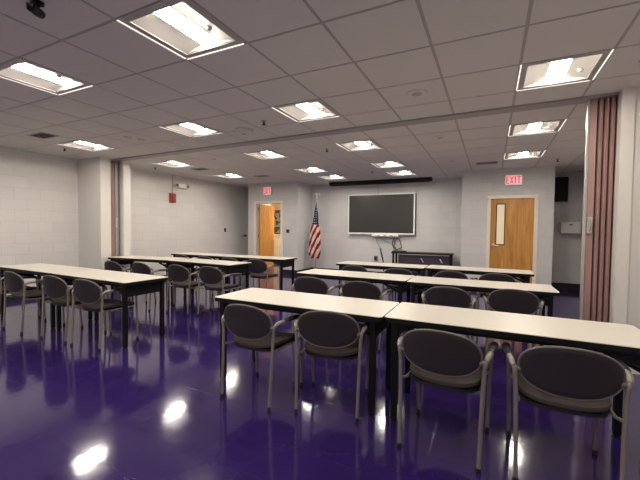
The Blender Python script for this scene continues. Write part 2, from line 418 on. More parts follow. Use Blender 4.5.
VIS = {(-1.5, -1.5): 'largest glowing square ceiling light, cut by the top photo edge',
 (-4.5, -1.5): 'glowing square ceiling light cut by the left photo edge',
 (-8.5, 1.5): 'glowing square ceiling light just in front of the left wing wall with the folded partition',
 (-4.5, 1.5): 'glowing square ceiling light in front of the ceiling track, left of the round white detector',
 (-1.5, 1.5): 'glowing square ceiling light in front of the ceiling track, right of the round white detector',
 (-8.5, 4.5): 'glowing square ceiling light behind the track, above the red alarm on the left wall',
 (-4.5, 4.5): 'glowing square ceiling light just behind the track, second column from the left wall',
 (-8.5, 7.5): 'small glowing square ceiling light left of the left exit sign',
 (-1.5, 4.5): 'glowing square ceiling light just behind the track in line with the big screen',
 (-4.5, 7.5): 'glowing square ceiling light ahead of the flag, second from the back in its column',
 (-1.5, 7.5): 'glowing square ceiling light above the big screen, the one a row before the last',
 (-4.5, 9.5): 'last glowing square ceiling light beside the left end of the black screen housing',
 (-1.5, 9.5): 'last glowing square ceiling light nearest the wall above the big screen',
 (2.5, 1.5): 'large glowing square ceiling light with bright side edges at top right, in front of the track',
 (2.5, 4.5): 'glowing square ceiling light first behind the track beside the right mauve partition',
 (2.5, 7.5): 'glowing square ceiling light just in front of the right exit sign'}
for (i, j) in LIGHTS:
    lab = VIS.get((i, j), 'square recessed ceiling light overhead or behind the viewer, outside the photo')
    loc = (OX+i*T, OY+j*T, HC)
    key = 'B' if i > 0 else 'A'; src = trB if i > 0 else trA
    if not used[key]:
        src.location = loc; src['label'] = lab; used[key] = True
    else: dup(src, loc, 0, lab)

# ------------------------------------------------------------------ small ceiling fittings
def fitting(name, label, cat, loc, prof, m, group=None, n=24, inner=None):
    r = thing(name, label, cat, loc, 0, group)
    MB().lathe(prof, n=n).build('body', m, r, smooth=True)
    if inner: MB().lathe(inner[0], n=n).build(inner[2], inner[1], r, smooth=True)
    return r
fitting('smoke_detector', 'round white domed detector on the ceiling between two lights in front of the track', 'smoke detector', (-3.12, 3.97, HC), [(0.125, 0.002), (0.125, -0.03), (0.10, -0.048), (0.03, -0.055)], M['tile'], inner=([(0.03, -0.054), (0.028, -0.06), (0.01, -0.062)], M['tbar'], 'sensor_cap'))
for (x, y, lab) in ((-0.70, 3.62, 'flush round ceiling speaker in front of the track at centre right'), (-0.71, 5.46, 'flush round ceiling speaker just behind the track at centre right'), (-0.73, 7.40, 'flush round ceiling speaker nearest the back wall')):
    fitting('ceiling_speaker', lab, 'speaker', (x, y, HC), [(0.105, 0.001), (0.105, -0.006), (0.085, -0.009), (0.02, -0.009)], M['tile'], 'flush round ceiling speakers', inner=([(0.052, -0.008), (0.05, -0.0105), (0.01, -0.011)], M['flange'], 'grille'))
for (x, y, lab) in ((-5.02, 3.56, 'pale round ceiling disk of a close pair near the left wing wall, the left one'), (-4.94, 3.73, 'pale round ceiling disk of a close pair near the left wing wall, the right one'), (-5.0, 5.38, 'pale round ceiling disk by itself behind the track on the left')):
    fitting('ceiling_sensor', lab, 'sensor', (x, y, HC), [(0.055, 0.001), (0.055, -0.012), (0.04, -0.02), (0.01, -0.021)], M['ltwhite'], 'pale round ceiling sensors')
for (x, y, lab) in ((-2.63, 3.74, 'dark pendent sprinkler head right of the round white detector'), (-2.55, 5.48, 'dark pendent sprinkler head behind the track at centre'), (-2.53, 7.95, 'dark pendent sprinkler head in front of the big screen'), (-6.74, 3.59, 'dark pendent sprinkler head by the light in front of the left wing wall'), (-6.9, 5.57, 'dark pendent sprinkler head close to the left wall behind the track'), (1.09, 7.95, 'dark pendent sprinkler head near the right exit sign'), (1.05, 3.66, 'dark pendent sprinkler head by the right edge of the photo')):
    r = thing('sprinkler_head', lab, 'sprinkler', (x, y, HC), 0, 'sprinkler heads on the ceiling')
    MB().lathe([(0.035, 0.001), (0.035, -0.006), (0.012, -0.012)], n=16).build('escutcheon', M['tbar'], r, smooth=True)
    MB().lathe([(0.010, -0.010), (0.010, -0.04), (0.024, -0.045), (0.024, -0.05)], n=12).build('deflector', M['dark'], r, smooth=True)
for (x, y, lab) in ((-6.12, 2.96, 'dark slotted ceiling vent near the front left wall, the nearest vent'), (-6.13, 6.17, 'dark slotted ceiling vent beside the light near the red alarm'), (-5.42, 7.63, 'dark slotted ceiling vent in front of the left exit sign'), (-0.11, 7.88, 'slotted ceiling vent left of the right exit sign')):
    r = thing('ceiling_vent', lab, 'vent', (x, y, HC), 0, 'slotted ceiling vents')
    f = MB(); f.b2((-0.2, -0.12, -0.008), (0.2, -0.10, 0)); f.b2((-0.2, 0.10, -0.008), (0.2, 0.12, 0)); f.b2((-0.2, -0.10, -0.008), (-0.18, 0.10, 0)); f.b2((0.18, -0.10, -0.008), (0.2, 0.10, 0))
    f.build('frame', M['flange'], r)
    MB().b2((-0.18, -0.10, -0.002), (0.18, 0.10, 0.001)).build('backing', M['dark'], r)
    s = MB()
    for k in range(5): s.box((0, -0.08+0.04*k, -0.006), (0.36, 0.018, 0.003), rot=Matrix.Rotation(0.5, 3, 'X'))
    s.build('slats', M['tbar'], r)['kind'] = 'stuff'
r = thing('security_camera', 'small black camera hanging from the ceiling at the top left edge', 'camera', (-2.52, 1.20, HC))
MB().lathe([(0.035, 0.001), (0.035, -0.012), (0.012, -0.016), (0.012, -0.05)], n=14).build('mount', M['black'], r, smooth=True)
MB().tube([(-0.02, 0.03, -0.055), (0.0, 0.0, -0.06), (0.03, -0.05, -0.065)], [0.024, 0.028, 0.026], n=12).build('housing', M['black'], r, smooth=True)
MB().lathe([(0.016, 0), (0.018, 0.012)], (0.033, -0.057, -0.066), n=12).build('lens', M['screen'], r, smooth=True)

# ------------------------------------------------------------------ doors
def door_frame(parent, x0, x1, h, y, depth=0.16, wdt=0.072):
    f = MB()
    f.b2((x0-wdt, y-0.018, 0), (x0, y+depth, h+wdt)); f.b2((x1, y-0.018, 0), (x1+wdt, y+depth, h+wdt)); f.b2((x0, y-0.018, h), (x1, y+depth, h+wdt))
    return f.build('frame', M['cream'], parent)
d1 = struct(MB().b2((DR0, PY+0.02, 0.01), (DR1, PY+0.065, DRH)).build('door_1', M['wood']))
door_frame(d1, DR0, DR1, DRH, PY)
f = MB(); lx0, lx1, lz0, lz1 = 0.085, 0.275, 1.035, 1.955
f.b2((lx0, PY+0.006, lz0), (lx0+0.022, PY+0.03, lz1)); f.b2((lx1-0.022, PY+0.006, lz0), (lx1, PY+0.03, lz1)); f.b2((lx0+0.022, PY+0.006, lz1-0.022), (lx1-0.022, PY+0.03, lz1)); f.b2((lx0+0.022, PY+0.006, lz0), (lx1-0.022, PY+0.03, lz0+0.022))
f.build('lite_frame', M['wooddark'], d1)
MB().b2((lx0+0.022, PY+0.014, lz0+0.022), (lx1-0.022, PY+0.028, lz1-0.022)).build('lite', M['lite'], d1)
h = MB(); h.lathe([(0.033, 0.02), (0.033, 0.0), (0.012, -0.006), (0.012, -0.045)], (0.045, PY, 1.03), n=16, axis='y'); h.tube([(0.045, PY-0.042, 1.03), (0.085, PY-0.045, 1.027), (0.155, PY-0.042, 1.023)], [0.012, 0.011, 0.009], n=8)
h.build('handle', M['alu'], d1, smooth=True)
# open door on the left: leaf swung into the side room
d2 = struct(bpy.data.objects.new('door_2', None)); col.objects.link(d2)
door_frame(d2, DL0, DL1, DLH, QY, depth=0.13)
leaf = bpy.data.objects.new('leaf', None)
lm = MB().b2((0, 0, 0.01), (0.045, 0.89, DLH-0.015)); lo = lm.build('leaf', M['wood'], d2); lo.location = (DL0+0.012, QY+0.135, 0); lo.rotation_euler = (0, 0, math.radians(4.0))
bpy.data.objects.remove(leaf)
hg = MB()
for z in (0.25, 1.1, 1.95): hg.lathe([(0.011, -0.05), (0.011, 0.05)], (DL0+0.012, QY+0.125, z), n=10)
hg.build('hinges', M['wooddark'], d2)
h = MB(); h.lathe([(0.03, 0.0), (0.03, 0.012), (0.011, 0.016), (0.011, 0.05)], (0.045, 0.82, 1.0), n=14, axis='x'); h.tube([(0.092, 0.82, 1.0), (0.094, 0.72, 1.0)], 0.010, n=8)
h.build('handle', M['alu'], lo, smooth=True)
# things in the side room
nb = thing('notice_board', 'dark board of pale papers seen through the open left doorway', 'notice board', (-7.62, 12.185, 1.56))
MB().b2((-0.45, -0.012, -0.50), (0.45, 0.012, 0.50)).build('board', M['board'], nb)
f = MB(); f.b2((-0.48, -0.02, -0.53), (-0.45, 0.014, 0.53)); f.b2((0.45, -0.02, -0.53), (0.48, 0.014, 0.53)); f.b2((-0.45, -0.02, 0.50), (0.45, 0.014, 0.53)); f.b2((-0.45, -0.02, -0.53), (0.45, 0.014, -0.50)); f.build('frame', M['wooddark'], nb)
cb = thing('cupboard', 'cream cupboard below the board in the room behind the open left door', 'cupboard', (-7.45, 11.78, 0))
MB().b2((-0.6, -0.25, 0.06), (0.6, 0.33, 1.08)).build('body', M['cream'], cb)
MB().b2((-0.62, -0.28, 0.98), (0.62, 0.33, 1.115)).build('top', M['laminate'], cb)
MB().b2((-0.58, -0.23, 0.0), (0.58, 0.30, 0.06)).build('plinth', M['cove'], cb)
for s in (-1, 1):
    dd = MB().b2((s*0.3-0.285, -0.268, 0.10), (s*0.3+0.285, -0.25, 0.95)).build('door', M['cream'], cb)
    MB().b2((s*0.06-0.01, -0.285, 0.55), (s*0.06+0.01, -0.268, 0.68)).build('handle', M['alu'], dd)
sl = thing('side_room_lamp', 'ceiling lamp of the room behind the open left door, hidden above the doorway', 'ceiling light', (-6.2, 10.9, HC-0.1))
MB().b2((-0.3, -0.3, -0.03), (0.3, 0.3, 0.0)).build('housing', M['white'], sl)
MB().b2((-0.28, -0.28, -0.04), (0.28, 0.28, -0.03)).build('diffuser', mat('lit_side_lamp', (0.9, 0.9, 0.85), 0.5, emit=(1.0, 0.82, 0.55), strength=40.0), sl)

# ------------------------------------------------------------------ exit signs
LET = {'E': ['11111', '10000', '10000', '11110', '10000', '10000', '11111'], 'X': ['10001', '10001', '01010', '00100', '01010', '10001', '10001'],
       'I': ['111', '010', '010', '010', '010', '010', '111'], 'T': ['11111', '00100', '00100', '00100', '00100', '00100', '00100']}
def stroke(mb, p, q, w, y0, y1):
    p, q = Vector(p), Vector(q); d = (q-p); L = d.length; a = math.atan2(d.y, d.x)
    mb.box(((p.x+q.x)/2, (y0+y1)/2, (p.y+q.y)/2), (L+w*0.6, y1-y0, w), rot=Matrix.Rotation(-a, 3, 'Y'))
def exit_sign(label, loc, w=0.31, h=0.205):
    r = thing('exit_sign', label, 'exit sign', loc, 0, 'lit red exit signs')
    MB().b2((-w/2-0.012, -0.05, -h/2-0.012), (w/2+0.012, 0, h/2+0.012), bevel=0.006).build('housing', M['white'], r)
    MB().b2((-w/2, -0.056, -h/2), (w/2, -0.048, h/2)).build('face', M['exitface'], r)
    H = h*0.66; lw = 0.022; z0, z1, zm = -H/2, H/2, 0.0
    k_ = w/0.31; xs = [-0.108*k_, -0.036*k_, 0.032*k_, 0.098*k_]; cw = 0.045*k_
    def put(parts):
        mb = MB()
        for p, q in parts: stroke(mb, p, q, lw, -0.061, -0.055)
        return mb.build('letter', M['exitred'], r)
    x = xs[0]; put([((x-cw/2, z0), (x-cw/2, z1)), ((x-cw/2, z1), (x+cw/2, z1)), ((x-cw/2, zm), (x+cw/3, zm)), ((x-cw/2, z0), (x+cw/2, z0))])
    x = xs[1]; put([((x-cw/2, z0), (x+cw/2, z1)), ((x-cw/2, z1), (x+cw/2, z0))])
    x = xs[2]; put([((x, z0), (x, z1))])
    x = xs[3]; put([((x, z0), (x, z1)), ((x-cw/1.7, z1), (x+cw/1.7, z1))])
    return r
exit_sign('red and pink EXIT sign above the closed wooden door on the right', (0.41, PY, 2.455))
exit_sign('red and pink EXIT sign above the open doorway on the left', (-6.09, QY, 2.475), 0.27, 0.23)

# ------------------------------------------------------------------ wall fittings
fa = thing('fire_alarm', 'red fire alarm strobe on the left wall with grey conduit running up', 'fire alarm', (XLR, 6.56, 2.11))
MB().b2((0, -0.09, -0.12), (0.05, 0.09, 0.12), bevel=0.01).build('body', M['red'], fa)
MB().b2((0.05, -0.035, -0.08), (0.075, 0.035, 0.04), bevel=0.008).build('strobe', M['rim'], fa)
MB().tube([(0.02, 0.0, 0.12), (0.02, 0.0, HC-2.11)], 0.011, n=8).build('conduit', M['tbar'], fa)
el = thing('emergency_light', 'white two-headed emergency light high on the left wall', 'emergency light', (XLR, 6.83, 2.45))
MB().b2((0, -0.145, -0.06), (0.08, 0.145, 0.06), bevel=0.014).build('body', M['brightwhite'], el)
for s in (-1, 1):
    hd = MB().lathe([(0.02, 0.0), (0.048, 0.03), (0.052, 0.07)], (0.03, s*0.18, 0.0), n=16, axis='x').build('lamp_head', M['brightwhite'], el, smooth=True)
    MB().lathe([(0.045, 0.071), (0.03, 0.076)], (0.03, s*0.18, 0.0), n=16, axis='x').build('lamp_lens', M['rim'], hd, smooth=True)
sw = thing('light_switch', 'small black switch on the left wall near the far corner', 'switch', (XLR, 8.6, 1.28))
MB().b2((0, -0.04, -0.06), (0.008, 0.04, 0.06), bevel=0.003).build('plate', M['black'], sw); MB().b2((0.008, -0.012, -0.02), (0.02, 0.012, 0.02)).build('toggle', M['rim'], sw)
bx = thing('wall_sensor', 'pale grey box high on the left wall near the far corner', 'sensor', (XLR, 8.78, 2.42))
MB().b2((0, -0.07, -0.09), (0.05, 0.07, 0.09), bevel=0.012).build('body', M['white'], bx); MB().b2((0.05, -0.03, -0.05), (0.056, 0.03, -0.01)).build('window', M['tile'], bx)
lv = thing('door_lever', 'black lever sticking out of the left wall at the far corner', 'lever', (XLR, 9.60, 1.09))
MB().lathe([(0.04, 0), (0.04, 0.012), (0.014, 0.016), (0.014, 0.07)], n=14, axis='x').build('rose', M['black'], lv, smooth=True)
MB().tube([(0.07, 0, 0), (0.075, -0.06, -0.004), (0.07, -0.26, -0.01)], 0.014, n=8).build('handle', M['black'], lv, smooth=True)
th = thing('thermostat', 'small dark square plate on the wall right of the open doorway', 'thermostat', (-5.38, QY, 1.27))
MB().b2((-0.055, -0.012, -0.055), (0.055, 0, 0.055), bevel=0.004).build('plate', M['rim'], th); MB().b2((-0.03, -0.022, -0.03), (0.03, -0.012, 0.03), bevel=0.003).build('dial', M['black'], th)
pd = thing('towel_dispenser', 'white paper towel dispenser on the grey alcove wall, below the black monitor', 'dispenser', (1.60, YB, 1.43))
MB().b2((-0.19, -0.22, -0.12), (0.19, 0, 0.14), bevel=0.03).build('cover', M['white'], pd)
MB().b2((-0.17, -0.20, -0.14), (0.17, -0.01, -0.118)).build('tray', M['greyv'], pd); MB().b2((-0.03, -0.226, 0.06), (0.03, -0.218, 0.09)).build('lock_plate', M['rim'], pd)
mo = thing('wall_monitor', 'black monitor hung high on the alcove wall above the towel dispenser', 'monitor', (1.34, YB-0.12, 2.31))
MB().box((0, 0, 0), (0.40, 0.07, 0.56), bevel=0.012).build('case', M['black'], mo); MB().b2((-0.185, -0.041, -0.26), (0.185, -0.034, 0.26)).build('screen', M['edge'], mo)
MB().b2((-0.06, 0.035, -0.08), (0.06, 0.12, 0.08)).build('bracket', M['black'], mo)

# ------------------------------------------------------------------ folding partitions
pr = thing('folding_partition', 'folded mauve accordion partition stacked against the right wing wall', 'partition', (0.86, 4.59, 0))
cu = MB(); Z0, Z1 = 0.03, HC-0.02
n = 6; xs = []; x = 0.03
path = [(0.008, -0.118), (0.070, -0.140)]
x = 0.070
for k in range(4):
    path += [(x+0.004, -0.07), (x+0.014, -0.07), (x+0.019, -0.135), (x+0.030, -0.148), (x+0.048, -0.142)]
    x += 0.048
path += [(x+0.01, -0.02), (x+0.10, -0.02)]
outl = path+[(x+0.10, 0.06), (0.12, 0.04), (0.03, -0.06), (0.010, -0.09)]
cu.prism(outl, Z0, Z1)
cu.build('curtain', M['mauve'], pr)
MB().b2((-0.010, -0.135, 0.01), (0.012, -0.085, HC-0.015), bevel=0.004).build('lead_post', M['alu'], pr)
la = MB().b2((0.020, -0.150, 1.33), (0.062, -0.125, 1.50), bevel=0.004).build('latch_plate', M['alu'], pr)
hn = MB(); hn.tube(smooth_path([(0.042, -0.15, 1.36), (0.042, -0.18, 1.38), (0.042, -0.18, 1.45), (0.042, -0.15, 1.47)], 4), 0.006, n=8); hn.build('handle', M['greyv'], la, smooth=True)
sk = MB().b2((0.03, -0.10, 0.005), (0.28, -0.02, 0.03)).build('sweep', M['greyv'], pr)
pl = thing('folding_partition', 'folded mauve and grey partition tucked in the pocket of the left wing wall', 'partition', (XW-0.10, (W1+W2)/2, 0))
MB().b2((-0.02, -0.085, 0.01), (0.02, 0.003, HC-0.03)).build('curtain', M['mauve'], pl)
MB().b2((-0.02, 0.012, 0.01), (0.03, 0.085, HC-0.03)).build('lead_post', M['greyv'], pl)
la = MB().b2((0.03, 0.015, 1.33), (0.036, 0.055, 1.53)).build('latch_plate', M['alu'], pl)
MB().tube([(0.036, 0.035, 1.38), (0.06, 0.035, 1.39), (0.06, 0.035, 1.48), (0.036, 0.035, 1.49)], 0.006, n=8).build('handle', M['alu'], la, smooth=True)

# ------------------------------------------------------------------ big display, screen housing, cables
tv = thing('interactive_display', 'large dark screen in a silver frame on the back wall', 'display', (-2.825, YB, 1.785))
TW, TH = 1.935, 1.15
f = MB(); b_ = 0.035
f.b2((-TW/2, -0.115, -TH/2), (-TW/2+b_, -0.045, TH/2)); f.b2((TW/2-b_, -0.115, -TH/2), (TW/2, -0.045, TH/2)); f.b2((-TW/2+b_, -0.115, TH/2-b_), (TW/2-b_, -0.045, TH/2)); f.b2((-TW/2+b_, -0.115, -TH/2), (TW/2-b_, -0.045, -TH/2+0.045))
f.build('frame', M['silver'], tv)
MB().b2((-TW/2+b_, -0.108, -TH/2+0.045), (TW/2-b_, -0.05, TH/2-b_)).build('screen', M['screen'], tv)
MB().b2((-TW/2+0.03, -0.05, -TH/2-0.005), (TW/2+0.012, -0.02, TH/2-0.02)).build('back_case', M['black'], tv)
MB().b2((-0.35, -0.02, -0.3), (0.35, 0, 0.3)).build('wall_mount', M['black'], tv)
tr = MB().b2((-0.22, -0.16, -TH/2-0.055), (0.52, -0.05, -TH/2-0.002), bevel=0.008).build('pen_tray', M['silver'], tv)
ps = MB()
for x in (-0.05, 0.12, 0.3): ps.b2((x, -0.165, -TH/2-0.04), (x+0.08, -0.158, -TH/2-0.02))
ps.build('pens', M['rim'], tr)
sh = thing('screen_housing', 'long black projection screen housing on the ceiling above the big display', 'projection screen', (-2.84, 9.44, HC-0.075), math.radians(0))
MB().b2((-1.42, -0.06, -0.025), (1.42, 0.06, 0.075), bevel=0.008).build('case', M['black'], sh)
for s in (-1, 1): MB().b2((s*1.42, -0.065, -0.03), (s*1.44, 0.065, 0.075)).build('end_cap', M['black'], sh)
MB().tube([(-1.38, -0.01, -0.032), (1.38, -0.01, -0.032)], 0.012, n=8).build('pull_bar', M['edge'], sh, smooth=True)
def cab(name, label, pts, r, m, cat='cable'):
    o = MB().tube(smooth_path(pts, 6), r, n=6).build(name, m, None, smooth=True); return tag(o, label, cat)
yb = YB-0.03
cab('cable', 'looped black cable coil hanging on the wall under the right end of the screen', [(-2.40, yb-0.05, 1.135), (-2.47, yb, 1.035), (-2.46, yb, 0.885), (-2.37, yb, 0.795), (-2.26, yb, 0.835), (-2.22, yb, 0.865), (-2.29, yb, 1.085), (-2.38, yb-0.03, 1.075), (-2.42, yb-0.04, 0.865), (-2.36, yb-0.06, 0.845), (-2.33, yb-0.25, 0.805)], 0.011, M['cable'])
cab('cable', 'thin grey cable drooping beneath the middle of the screen', [(-2.95, yb-0.05, 1.135), (-2.93, yb, 1.005), (-2.85, yb, 0.865), (-2.83, yb, 0.785)], 0.007, M['gcable'])
cab('cable', 'thin dark cable swagging sideways beneath the screen tray', [(-2.82, yb-0.05, 1.135), (-2.74, yb, 1.055), (-2.62, yb, 1.005), (-2.50, yb, 0.935), (-2.42, yb, 0.855), (-2.40, yb-0.2, 0.810)], 0.007, M['gcable'])
cab('cable', 'thick black cable sleeve slanting down the back wall below the screen', [(-2.825, yb, 0.815), (-2.80, yb, 0.705), (-2.755, yb, 0.545), (-2.72, yb, 0.345), (-2.715, yb, 0.165)], [0.016]*25, M['cable'])
cab('cable', 'thin grey wire running up the wall from the screen to the ceiling', [(-2.92, YB-0.012, 2.355), (-2.92, YB-0.012, 2.505), (-2.92, YB-0.012, HC)], 0.006, M['gcable'])
ob = thing('wall_outlet', 'dark outlet box low on the back wall beside the slanting black cable', 'outlet', (-2.955, YB, 0.52))
MB().b2((-0.05, -0.035, -0.07), (0.05, 0, 0.07), bevel=0.005).build('box', M['rim'], ob); MB().b2((-0.025, -0.04, -0.04), (0.025, -0.034, 0.04)).build('socket', M['black'], ob)
# console table against the back wall
ct = thing('console_table', 'black console table with dark front panel against the back wall', 'table', (-1.60, 9.40, 0), math.radians(1.5))
CW = 1.52
MB().b2((-CW/2, -0.24, 0.725), (CW/2, 0.24, 0.76), bevel=0.005).build('top', M['black'], ct)
for sx in (-1, 1):
    for sy in (-1, 1): MB().b2((sx*(CW/2-0.05)-0.022, sy*0.19-0.022, 0), (sx*(CW/2-0.05)+0.022, sy*0.19+0.022, 0.725)).build('leg', M['black'], ct)
fp = MB().b2((-CW/2+0.17, -0.155, 0.18), (CW/2-0.075, -0.135, 0.70)).build('front_panel', M['panel'], ct)
for x in (0.02, 0.48): MB().tube(smooth_path([(x-0.03, -0.155, 0.61), (x, -0.185, 0.60), (x+0.01, -0.185, 0.56), (x+0.04, -0.155, 0.53)], 3), 0.011, n=6).build('handle', M['silver'], fp, smooth=True)
MB().b2((-CW/2+0.02, -0.2, 0.16), (CW/2-0.02, 0.2, 0.185)).build('shelf', M['black'], ct)
lp = thing('device', 'flat black device lying on the left end of the console table', 'device', (-2.18, 9.36, 0.76))
MB().b2((-0.17, -0.12, 0), (0.17, 0.12, 0.03), bevel=0.006).build('case', M['black'], lp); MB().b2((-0.12, -0.122, 0.01), (0.12, -0.119, 0.02)).build('front_strip', M['rim'], lp)

# ------------------------------------------------------------------ flag
fl = thing('flag', 'draped red, white and blue flag on a pole in the back left corner', 'flag', (-4.60, 9.2, 0))
MB().lathe([(0.15, 0), (0.15, 0.015), (0.06, 0.05), (0.03, 0.07), (0.03, 0.14)], n=24).build('base', M['brass'], fl, smooth=True)
MB().tube([(0, 0, 0.05), (0, 0, 2.23)], 0.013, n=10).build('pole', M['polewood'], fl, smooth=True)
fi = MB(); fi.lathe([(0.012, 2.220), (0.03, 2.245), (0.03, 2.260), (0.010, 2.280)], n=14)
fi.tube([(0, 0.01, 2.270), (0, 0, 2.320), (0, -0.005, 2.360), (0, -0.02, 2.385), (0, -0.04, 2.380)], [0.012, 0.028, 0.024, 0.014, 0.004], n=10)
for s in (-1, 1):
    fi.tube([(s*0.015, 0, 2.310), (s*0.05, 0.005, 2.350), (s*0.085, 0.01, 2.375), (s*0.10, 0.01, 2.340), (s*0.095, 0.012, 2.300)], [0.016, 0.02, 0.020, 0.016, 0.004], n=8, flat=0.45)
fi.build('finial', M['brass'], fl, smooth=True)
fm = MB(); NU, NV = 72, 40
prof = [(0.0, 0.012), (0.12, 0.040), (0.30, 0.085), (0.42, 0.105), (0.47, 0.15), (0.60, 0.175), (0.80, 0.195), (0.92, 0.195), (1.0, 0.15)]
def pw(v):
    for (a, ra), (b2, rb) in zip(prof, prof[1:]):
        if v <= b2: return ra+(rb-ra)*(v-a)/(b2-a)
    return prof[-1][1]
def ff(u, v):
    a = 2*PI*u; r = pw(v); z = 2.17-1.70*v
    fold = 1+0.16*math.sin(7*a+2.5*v)*min(1, 3*v)
    x = 0.88*r*math.cos(a)*fold-0.045*v; y = 0.55*r*math.sin(a)*fold
    if v > 0.9: z += 0.09*((x/0.2)**2)*(v-0.9)/0.1 + 0.015*math.sin(7*a)*(v-0.9)/0.1
    return (x, y, z)
fm.grid(ff, NU, NV, closeu=True)
bmesh.ops.holes_fill(fm.bm, edges=[e for e in fm.bm.edges if e.is_boundary], sides=200)
uvl = fm.bm.loops.layers.uv.new('UVMap')
for fc in fm.bm.faces:
    for lp_ in fc.loops:
        co = lp_.vert.co
        lp_[uvl].uv = (co.x/0.4+0.5, (co.z-0.47)/1.70)
fm.build('cloth', M['flag'], fl, smooth=True)
cd = MB().tube(smooth_path([(0.0, -0.02, 2.22), (0.03, -0.04, 2.12), (0.06, -0.07, 1.95)], 4), 0.006, n=6); cd.build('cord', M['brass'], fl)

# ------------------------------------------------------------------ tables
TL, TWD, TZ = 1.522, 0.575, 0.737
def rrect(L, W, r, n=5):
    out = []
    for cx, cy, a0 in ((L/2-r, W/2-r, 0), (-L/2+r, W/2-r, PI/2), (-L/2+r, -W/2+r, PI), (L/2-r, -W/2+r, 1.5*PI)):
        for k in range(n+1): out.append((cx+r*math.cos(a0+PI/2*k/n), cy+r*math.sin(a0+PI/2*k/n)))
    return out
def make_table():
    root = thing('folding_table', '', 'table', group='white folding tables in rows')
    MB().prism(rrect(TL-0.004, TWD-0.004, 0.03), TZ-0.006, TZ).build('tabletop', M['laminate'], root)
    MB().prism(rrect(TL, TWD, 0.032), TZ-0.036, TZ-0.004).build('edge_band', M['edge'], root)
    for s in (-1, 1):
        MB().b2((-TL/2+0.05, s*(TWD/2-0.05)-0.012, TZ-0.062), (TL/2-0.05, s*(TWD/2-0.05)+0.012, TZ-0.036)).build('rail', M['black'], root)
    for sx in (-1, 1):
        xl = sx*(TL/2-0.075)
        for sy in (-1, 1):
            yl = sy*(TWD/2-0.05)
            lg = MB().b2((xl-0.021, yl-0.021, 0.012), (xl+0.021, yl+0.021, TZ-0.04), bevel=0.003).build('leg', M['black'], root)
            MB().lathe([(0.02, 0), (0.022, 0.004), (0.022, 0.016)], (xl, yl, 0), n=12).build('foot', M['black'], lg)
            br = MB(); br.tube([(xl-sx*0.01, yl, 0.60), (xl-sx*0.20, yl, TZ-0.06)], 0.015, n=6)
            pts = [(xl-sx*0.018, 0.575), (xl-sx*0.018, TZ-0.08), (xl-sx*0.17, TZ-0.08)]
            a = [br.bm.verts.new((x, yl-0.006, z)) for x, z in pts]; b = [br.bm.verts.new((x, yl+0.006, z)) for x, z in pts]
            br.bm.faces.new(a); br.bm.faces.new(list(reversed(b)))
            for k in range(3): br.bm.faces.new((a[k], a[(k+1) % 3], b[(k+1) % 3], b[k]))
            br.build('brace', M['black'], root)
        MB().b2((xl-0.009, -TWD/2+0.07, TZ-0.175), (xl+0.009, TWD/2-0.07, TZ-0.05)).build('end_panel', M['black'], root)
    return root
tab = make_table()
rad = math.radians
TABLES = [
 (-1.431, 2.652, 0.5, 1, 'white table in the nearest right-hand row, left one of the pair'),
 (0.096, 2.690, 0.5, 1, 'white table in the nearest right-hand row, running out at the right photo edge'),
 (-1.660, 4.505, -0.8, 1, 'white table in the middle right-hand row, left one of the pair'),
 (-0.129, 4.475, 1.0, 1, 'white table in the middle right-hand row, right one of the pair'),
 (-1.722, 6.045, 0.6, 1, 'white table in the farthest right-hand row, left one below the big screen'),
 (-0.188, 6.120, -1.0, 1, 'white table in the farthest right-hand row, in front of the closed wooden door'),
 (-4.303, 2.785, -1.7, 1, 'white table in the nearest left-hand row, with its open end on the aisle'),
 (-5.835, 2.825, -0.8, 1, 'white table in the nearest left-hand row, cut by the left photo edge'),
 (-4.562, 4.810, -2.4, 1, 'white table in the middle left-hand row, right one beside the aisle'),
 (-6.120, 4.775, 7.5, 1, 'white table in the middle left-hand row, left one by the folded left partition'),
 (-4.405, 6.130, 1.3, 1, 'white table in the farthest left-hand row, in front of the open doorway'),
 (-5.935, 6.100, 0.4, 1, 'white table in the farthest left-hand row, left one below the red alarm')]
for k, (x, y, rz, sx, lab) in enumerate(TABLES):
    if k == 0: tab.location = (x, y, 0); tab.rotation_euler = (0, 0, rad(rz)); tab['label'] = lab
    else: dup(tab, (x, y, 0), rad(rz), lab, scale=(sx, 1, 1))

